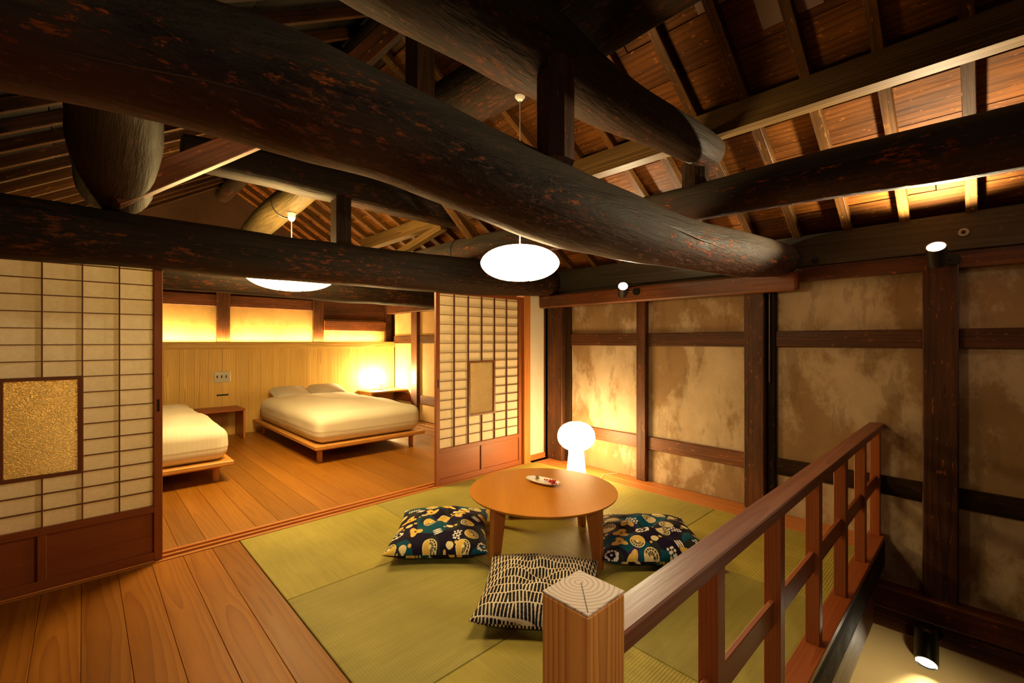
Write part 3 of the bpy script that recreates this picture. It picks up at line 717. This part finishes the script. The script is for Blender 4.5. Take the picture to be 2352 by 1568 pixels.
def spot(loc, aim, label, energy, col, mount, disc=40, angle=150, r=.038, hl=.12):
    d = (Vector(aim) - Vector(loc)).normalized(); q = d.to_track_quat('Z', 'Y')
    s = empty('spotlight', loc, label, 'spotlight')
    lathe('housing', [(0, -hl), (r * .8, -hl), (r * 1.05, -hl + .01), (r * 1.05, 0.01), (r * .92, .01), (r * .90, -.012)], BLACK, s, loc, 24, q)
    lathe('lens', [(0, -.006), (r * .9, -.006)], glow('lens_glow', (1, .86, .58), disc), s, loc, 24, q)
    m = Vector(mount); back = Vector(loc) - d * .06
    n = Vector((-1, 0, 0))
    lathe('mount', [(0, .022), (.032, .022), (.036, 0)], BLACK, s, m, 24, n.to_track_quat('Z', 'Y'))
    tube('arm', [(*m, .008), (*((m + back) / 2 + n * .01), .008), (*back, .008)], BLACK, s, 8)
    if energy: lamp('spot_beam', 'SPOT', Vector(loc) + d * .015, energy, col, .022, aim=Vector(loc) + d, angle=angle, blend=.5)
    return s
SP = (1.0, .80, .48)
spot((3.47, 2.215, 1.735), (2.45, 1.55, 2.40), 'small bright black spotlight fixed on the reddish head beam above the screens corner', 105, SP, (3.545, 2.12, 1.69), r=.044)
spot((3.47, .190, 1.775), (2.75, .22, 2.45), 'bright black spotlight high on the wall at far right', 150, SP, (3.62, .13, 1.72), r=.044, angle=158)
s3 = spot((3.53, .235, -.60), (3.53, .235, -1.6), 'black cylinder spotlight below the floor edge over the stairs at bottom right', 30, (1, .80, .42), (3.588, .20, -.44), r=.052, angle=84, hl=.21)
for o in s3.children:                                                # its mouth is cut obliquely
    if o.name.startswith(('housing', 'lens')):
        q_ = o.rotation_quaternion; top = max(v.co.z for v in o.data.vertices)
        for v in o.data.vertices:
            if v.co.z > top - .05: v.co.z += 1.15 * (q_ @ v.co).x + (.004 if o.name.startswith('lens') else 0)
spot((3.72, 5.35, 1.66), (2.4, 6.3, .2), 'small black spotlight on the bedroom side beam', 0, SP, (3.78, 5.30, 1.74), disc=0)
# bedside lamp by the far wall
bt = empty('bedside_shelf', (3.50, 6.75, 0), 'small pale bedside shelf right of the far bed', 'table')
box('top', 3.22, 3.87, 6.55, 6.99, .44, .465, wood('bed', 'x'), bt, .003)
box('leg', 3.24, 3.265, 6.56, 6.98, 0, .44, wood('bed', 'z'), bt, .003)
bl = empty('bedside_lamp', (3.52, 6.80, .466), 'small glowing glass lamp on the shelf beside the far bed', 'lamp')
lathe('base', [(0, 0), (.05, 0), (.05, .012), (.012, .018), (.010, .10), (.0, .10)], STEEL, bl, (3.52, 6.80, .466), 20)
lathe('bulb', [(0, 0), (.03, .012), (.048, .05), (.042, .09), (.02, .115), (0, .12)], glow('bulb_glow', (1, .72, .32), 900), bl, (3.52, 6.80, .566), 20)
lathe('collar', [(.028, 0), (.055, 0), (.055, .014), (.028, .014)], STEEL, bl, (3.52, 6.80, .556), 20)

# ------------------------------------------------------------------ round table, plate
tb = empty('round_table', (0, 0, 0), 'low round bamboo table with four flat tapering legs', 'table')
lathe('tabletop', [(0, -.018), (.436, -.018), (.447, -.010), (.450, -.002), (.4485, 0), (0, 0)], wood('bamboo', 'x'), tb, (0, 0, .345), 96, ang=30)
for k in range(4):
    a = k * math.pi / 2
    bm = bmesh.new()
    # flat board leg: wide at the top, narrow at the foot, outer edge upright
    prof_t = [(.425, -.011), (.425, .011), (.325, .011), (.325, -.011)]; prof_b = [(.430, -.010), (.430, .010), (.380, .010), (.380, -.010)]
    vt = [bm.verts.new((p[0], p[1] * 1.6, .327)) for p in prof_t]; vb = [bm.verts.new((p[0], p[1] * 1.6, 0)) for p in prof_b]
    bm.faces.new(vt); bm.faces.new(vb[::-1])
    for i in range(4): bm.faces.new((vt[i], vb[i], vb[(i + 1) % 4], vt[(i + 1) % 4]))
    bmesh.ops.recalc_face_normals(bm, faces=bm.faces); bmesh.ops.bevel(bm, geom=list(bm.edges), offset=.002, segments=1, affect='EDGES')
    c = Vector((.36, 0, .16))
    for v in bm.verts: v.co -= c
    # legs stand square to the table's turn: four boards whose broad faces look outwards
    me = fin(bm, 'leg')
    o = link('leg', me, wood('cedar', 'z'), tb, Matrix.Rotation(a + R(45), 3, 'Z') @ c, Quaternion((0, 0, 1), a + R(45)))
    if k == 0: LEG0 = o
tb.location = (2.05, 1.876, .002); tb.rotation_euler = (0, 0, R(46.5))
for o in tb.children:
    if o.name.startswith('leg'):
        pass
pt = empty('serving_dish', (0, 0, 0), 'small white lobed oblong dish on the round table', 'dish')
bm = bmesh.new(); seg = 48; rings = []
for (s_, z_) in ((0, 0), (.55, 0), (.72, .001), (.86, .006), (.97, .013), (1.0, .014), (.96, .0115), (.84, .004), (.70, -.002), (0, -.002)):
    if s_ == 0: rings.append([bm.verts.new((0, 0, z_ + .002))]); continue
    rg = []
    for i in range(seg):
        t = 2 * math.pi * i / seg; lob = 1 + (.045 * abs(math.cos(4 * t)) if s_ > .8 else 0)
        rg.append(bm.verts.new((.122 * s_ * lob * math.copysign(abs(math.cos(t)) ** .8, math.cos(t)), .056 * s_ * lob * math.copysign(abs(math.sin(t)) ** .8, math.sin(t)), z_ + .003)))
    rings.append(rg)
for a, b_ in zip(rings, rings[1:]):
    for i in range(seg):
        j = (i + 1) % seg
        if len(a) == 1: bm.faces.new((a[0], b_[i], b_[j]))
        elif len(b_) == 1: bm.faces.new((a[i], a[j], b_[0]))
        else: bm.faces.new((a[i], a[j], b_[j], b_[i]))
bmesh.ops.recalc_face_normals(bm, faces=bm.faces)
link('dish_body', fin(bm, 'dish_body', True, 60), flat('porcelain', (.88, .87, .84), .2), pt, (0, 0, 0))
pt.location = (2.13, 1.95, .349); pt.rotation_euler = (0, 0, R(-84))
bs = empty('berry_sprig', (2.142, 1.885, .354), 'sprig of small red berries on the right half of the dish', 'sprig')
RED = flat('berry_red', (.50, .015, .010), .3); random.seed(3)
tube('stem', [(2.136, 1.94, .358, .0012), (2.14, 1.90, .360, .0012), (2.143, 1.85, .358, .001)], flat('twig', (.25, .16, .06)), bs, 6, 3)
bme = None
for i in range(30):
    px, py = 2.142 + random.gauss(0, .011), 1.885 + random.gauss(0, .019); pz = .360 + random.uniform(0, .014)
    if bme is None:
        bm = bmesh.new(); bmesh.ops.create_icosphere(bm, subdivisions=2, radius=.0056); bme = fin(bm, 'berry', True)
    link('berry', bme, RED, bs, (px, py, pz))
ds = empty('dried_flower', (2.128, 1.995, .354), 'bunch of dried cream seed husks on the left half of the dish', 'flowers')
for i in range(14):
    a = random.uniform(0, 6.28); rr = random.uniform(0, .022)
    bm = bmesh.new(); bmesh.ops.create_uvsphere(bm, u_segments=8, v_segments=6, radius=.011)
    for v in bm.verts: v.co = Vector((v.co.x * .55, v.co.y * .3, v.co.z * 1.1))
    o = link('husk', fin(bm, 'husk', True), flat('husk_%d' % (i % 3), ((.55, .42, .22), (.40, .30, .17), (.22, .15, .08))[i % 3], .7), ds, (2.128 + rr * math.cos(a) * .8, 1.995 + rr * math.sin(a), .365 + random.uniform(0, .016)), Vector((random.uniform(-1, 1), random.uniform(-1, 1), random.uniform(0, 1))).to_track_quat('Z', 'Y'))

# ------------------------------------------------------------------ cushions
def motif(P, rng, style):
    """numpy print: P (n,2) metres on the cloth -> colours"""
    n = len(P); x, y = P[:, 0], P[:, 1]
    col = np.empty((n, 3))
    if style == 'bars':
        cream = np.array((.68, .60, .44)); ink = np.array((.010, .010, .014)); col[:] = cream
        rowh = .056; wob = .004 * np.sin(x * 17 + 1) + .002 * np.sin(x * 31)
        yy = (y + wob) / rowh; row = np.floor(yy); fr = yy - row
        lean = np.sin(row * 12.9 + np.floor(x / .09 + row * .37) * 3.1) * .0028
        ph = (x + lean * (fr - .5) * 2) / .0165 + row * .43
        c = np.floor(ph); f = ph - c
        wd = .315 + .05 * np.sin(c * 5.3 + row * 2.1) + .09 * (fr - .5) * np.sin(c * 3.7 + row)
        m = (np.abs(f - .5) < wd) & (fr > .05) & (fr < .95)
        col[m] = ink; return col
    navy = np.array((.012, .008, .028)); teal = np.array((.004, .075, .125)); gold = np.array((.78, .54, .11)); cream = np.array((.86, .76, .42)); white = np.array((.85, .84, .80)); coal = np.array((.022, .028, .028)); purple = np.array((.05, .012, .12))
    col[:] = navy
    o = rng.uniform(0, 10, 6)
    f = np.sin(x * 19 + o[0] + 1.6 * np.sin(y * 13 + o[1])) + np.sin(y * 23 + o[2] + 1.4 * np.sin(x * 15 + o[3]))
    col[f > .35] = teal
    f2 = np.sin(x * 41 + o[4] + 2 * np.sin(y * 21)) + np.sin(y * 37 + o[5] + 2 * np.sin(x * 33)); col[(f2 > 1.15)] = coal
    def put(cx, cy, rad):
        dx, dy = x - cx, y - cy; r = np.hypot(dx, dy); t = np.arctan2(dy, dx); return dx, dy, r, t, r < rad * 1.6
    # motifs in a jittered lattice
    g = .088; kinds = ['flower', 'disc', 'ring', 'dot', 'flower', 'disc', 'petals', 'dot', 'berries']
    q = 0
    for iy in range(-4, 5):
        for ix in range(-4, 5):
            cx, cy = ix * g + rng.uniform(-.022, .022) + (iy % 2) * g * .5, iy * g * .86 + rng.uniform(-.02, .02); k = kinds[q % 9]; q += rng.integers(1, 4); ph = rng.uniform(0, 6.28)
            dx, dy, r, t, near = put(cx, cy, .05)
            if k == 'flower':
                rr = .040 * (.72 + .22 * np.cos(3 * (t - ph)) + .08 * np.cos(5 * t + ph)); u = (np.cos(ph) * dx + np.sin(ph) * dy)
                m0 = r < rr * 1.28; col[m0 & (u > .010)] = purple
                m = r < rr; col[m] = gold; col[m & (np.abs(np.sin(1.5 * (t - ph))) < .06) & (r > .008)] = cream; col[r < .006] = navy
            elif k == 'disc':
                R0 = .033; m = r < R0; u = np.cos(t - ph) > 0; col[m] = cream
                seg_ = np.abs(np.sin(7 * t)) > .35; col[m & u & seg_ & (r < R0 * .88) & (r > R0 * .22) & (np.abs(r - R0 * .6) > R0 * .05)] = (.06, .05, .02)
                col[m & ~u & (r < R0 * .9)] = gold if q % 2 else cream * .92; col[r < .0065] = cream
            elif k == 'ring':
                for a in range(11):
                    an = a * 2 * math.pi / 11 + ph; rr = np.hypot(dx - .026 * math.cos(an) , dy - .022 * math.sin(an)); col[rr < .0062 + .002 * math.sin(a * 2)] = white
                rr = np.hypot(dx, dy); col[rr < .006] = white
            elif k == 'berries':
                for a in range(14):
                    bx, by = (a % 5 - 2) * .0125, (a // 5 - 1) * .0115 + (a % 2) * .004; c_, s_ = math.cos(ph), math.sin(ph)
                    rr = np.hypot((dx - (bx * c_ - by * s_)) , dy - (bx * s_ + by * c_)); col[rr < .0052] = white
            elif k == 'dot':
                m = np.hypot(dx, dy * 1.15) < .017; col[m] = cream; col[m & (np.abs(np.sin(t * 2.5 + ph)) < .09)] = gold * .8
                m = np.hypot(dx - .028, dy - .012) < .008; col[m] = gold; m = np.hypot(dx + .022, (dy + .020)) < .006; col[m] = gold
            elif k == 'petals':
                for a in range(3):
                    c_, s_ = math.cos(ph), math.sin(ph); uu = dx * c_ + dy * s_; vv = -dx * s_ + dy * c_ - (a - 1) * .011
                    col[((uu / .021) ** 2 + (vv / .0042) ** 2) < 1] = white
    return col
def cushion(label, cx, cy, rot, w_, d_, h_, style, seed, n=150, grp=None):
    rng = np.random.default_rng(seed)
    ax_ = np.linspace(-1, 1, n + 1); 
    U, V = np.meshgrid(ax_, ax_, indexing='ij'); U = U.ravel(); V = V.ravel()
    e = np.clip((1 - np.abs(U) ** 2.6), 0, 1) ** .52 * np.clip((1 - np.abs(V) ** 2.6), 0, 1) ** .52
    tuft = np.exp(-(U ** 2 + V ** 2) / .035)
    fold = .010 * np.cos(4 * np.arctan2(V, U)) * np.exp(-((np.hypot(U, V) - .35) / .25) ** 2)
    X = U * w_ / 2 * (1 - .07 * (1 - V ** 2) * np.abs(U) ** 3); Y = V * d_ / 2 * (1 - .07 * (1 - U ** 2) * np.abs(V) ** 3)
    wr_ = np.array([noise.noise(Vector((a * 3.0 + seed, b * 3.0, 0))) for a, b in zip(U, V)]) * .012
    top = h_ * .66 * e - .040 * tuft * (h_ / .14) + fold + wr_ * e
    bot = -h_ * .34 * e ** .8
    zc = h_ * .34
    cor = .016 * (np.abs(U) * np.abs(V)) ** 4
    verts = np.concatenate([np.stack([X, Y, zc + top + cor], 1), np.stack([X, Y, zc + bot + cor], 1)])
    N1 = n + 1; I, J = np.meshgrid(np.arange(n), np.arange(n), indexing='ij'); a = (I * N1 + J).ravel()
    ft = np.stack([a, a + N1, a + N1 + 1, a + 1], 1); 
    st = 2; I2, J2 = np.meshgrid(np.arange(0, n, st), np.arange(0, n, st), indexing='ij'); b0 = (I2 * N1 + J2).ravel() + N1 * N1
    fb = np.stack([b0, b0 + st, b0 + st * N1 + st, b0 + st * N1], 1)
    c = empty('floor_cushion', (0, 0, 0), label, 'cushion', grp)
    me = bpy.data.meshes.new('cover'); me.from_pydata(verts.tolist(), [], ft.tolist() + fb.tolist())
    cols = np.ones((len(verts), 4)); P = verts[:, :2] * (1.0 if style == 'bars' else .80); P[N1 * N1:] += .31
    cols[:, :3] = motif(P, np.random.default_rng(seed), style)
    at = me.color_attributes.new('print', 'FLOAT_COLOR', 'POINT'); at.data.foreach_set('color', cols.ravel().astype(np.float32))
    for p in me.polygons: p.use_smooth = True
    me.update(); o = link('cover', me, printed(), c, (0, 0, 0))
    tz = zc + h_ * .66 - .040 * (h_ / .14) + .004
    tube('tuft_thread', [(-.012, 0, tz + .004, .0016), (0, .002, tz + .008, .0018), (.013, -.002, tz + .003, .0014)], flat('thread_' + style, (.55, .42, .15) if style != 'bars' else (.25, .18, .04)), c, 6, 3)
    c.location = (cx, cy, .004); c.rotation_euler = (0, 0, rot)
    return c
GRP = 'floor cushions around the round table'
cushion('puffy dark floral floor cushion in teal and gold left of the round table', 1.635, 2.355, R(-41.5), .59, .66, .150, 'floral', 4, 280, GRP)
cushion('puffy dark floral floor cushion in teal and gold right of the round table', 2.47, 1.415, R(-44), .64, .60, .150, 'floral', 9, 280, GRP)
cushion('black and cream dashed floor cushion in front of the table, behind the newel post', 1.60, 1.475, R(-50), .585, .60, .145, 'bars', 2, 400, GRP)
cushion('black and cream dashed floor cushion behind the table, mostly hidden', 2.53, 2.35, R(-46), .57, .57, .13, 'bars', 6, 200, GRP)

# ------------------------------------------------------------------ beds
SHEET = cloth('bed_linen', (.70, .65, .52), (.76, .71, .58), 1)
def bed(x0, x1, label, lab2, lab3, seed):
    b = empty('bed', ((x0 + x1) / 2, 5.8, 0), label, 'bed')
    box('platform', x0, x1, 4.65, 6.96, .145, .185, wood('bed', 'y'), b, .006)
    box('slat_base', x0 + .08, x1 - .08, 4.75, 6.9, .115, .145, wood('bed', 'y'), b, .004)
    for lx in (x0 + .09, x1 - .12):
        for ly in (4.78, 6.75):
            lathe('leg', [(0, 0), (.028, 0), (.028, .115), (0, .115)], wood('bed', 'z'), b, (lx, ly, 0), 20)
    rounded('mattress', (x1 - x0) / 2 - .05, 1.06, .085, .05, 6, flat('mattress_cloth', (.55, .50, .38), .8), b, ((x0 + x1) / 2, 5.82, .27))
    def dd(p, c):
        q = Vector(p)
        if c.z > .0:
            q.z += .05 * (1 - c.x ** 2) * (1 - c.y ** 2) ** .5 + .022 * noise.noise(Vector((p.x * 2.2 + seed, p.y * 1.6, 0))) + .008 * noise.noise(Vector((p.x * 6, p.y * 5 + seed, 1)))
        q += Vector((math.copysign(.010, q.x) * noise.noise(Vector((q.y * 4, q.z * 6, seed))), 0, 0))
        # the lower hem tucks in a little
        if c.z < -.2: q.x *= 1 - .02 * (-c.z); q.y *= 1 - .01 * (-c.z)
        return q
    xm = (x0 + x1) / 2
    d_ = rounded('duvet', (x1 - x0) / 2 - .025, 1.04, .150, .095, 34, SHEET, None, (xm, 5.72, .338), dd)
    tag(d_, lab2, 'duvet')
    def pp(p, c):
        e = ((1 - abs(c.x) ** 3) * (1 - abs(c.y) ** 3)) ** .5
        return Vector((p.x, p.y, p.z * (.25 + .75 * max(e, 0)) + .01 * noise.noise(p * 6)))
    for i, (px, lb) in enumerate(lab3):
        o = rounded('pillow', .245, .21, .075, .05, 12, cloth('pillow_linen', (.60, .56, .46), (.64, .60, .50), 0), None, (px, 6.70, .52), pp)
        o.rotation_quaternion = Quaternion((0, 0, 1), 0) @ Quaternion((1, 0, 0), R(14)); tag(o, lb, 'pillow')
bed(1.70, 2.99, 'far low platform bed with round wooden legs, right of the bedside table', 'cream duvet spread over the far bed', [(2.12, 'white pillow on the left half of the far bed'), (2.62, 'white pillow on the right half of the far bed')], 3)
bed(-.31, .99, 'low platform bed partly hidden behind the left paper screen', 'cream duvet on the bed behind the left screen', [(.30, 'white pillow on the bed behind the left screen')], 8)
ns = empty('bedside_table', (1.27, 6.78, 0), 'thin reddish wooden bridge table standing between the two beds', 'table')
box('top', 1.03, 1.52, 6.56, 6.99, .365, .388, wood('reddish', 'x'), ns, .003)
box('leg', 1.497, 1.52, 6.56, 6.99, 0, .365, wood('cedar', 'z'), ns, .002); box('leg', 1.03, 1.053, 6.56, 6.99, 0, .365, wood('cedar', 'z'), ns, .002)
op = empty('outlet_plate', (1.35, YB - .004, .78), 'grey steel switch plate with three black switches on the headboard wall', 'switch')
box('plate', 1.258, 1.441, YB - .006, YB, .705, .850, STEEL, op, .002)
for k in range(3): box('switch', 1.290 + k * .052 - .007, 1.290 + k * .052 + .007, YB - .014, YB - .006, .765, .800, BLACK, op, .002)
sl = empty('wall_slot', (1.35, YB - .003, .54), 'thin black slot outlet below the switch plate', 'outlet')
box('slot_plate', 1.285, 1.42, YB - .004, YB, .527, .550, BLACK, sl, .001)
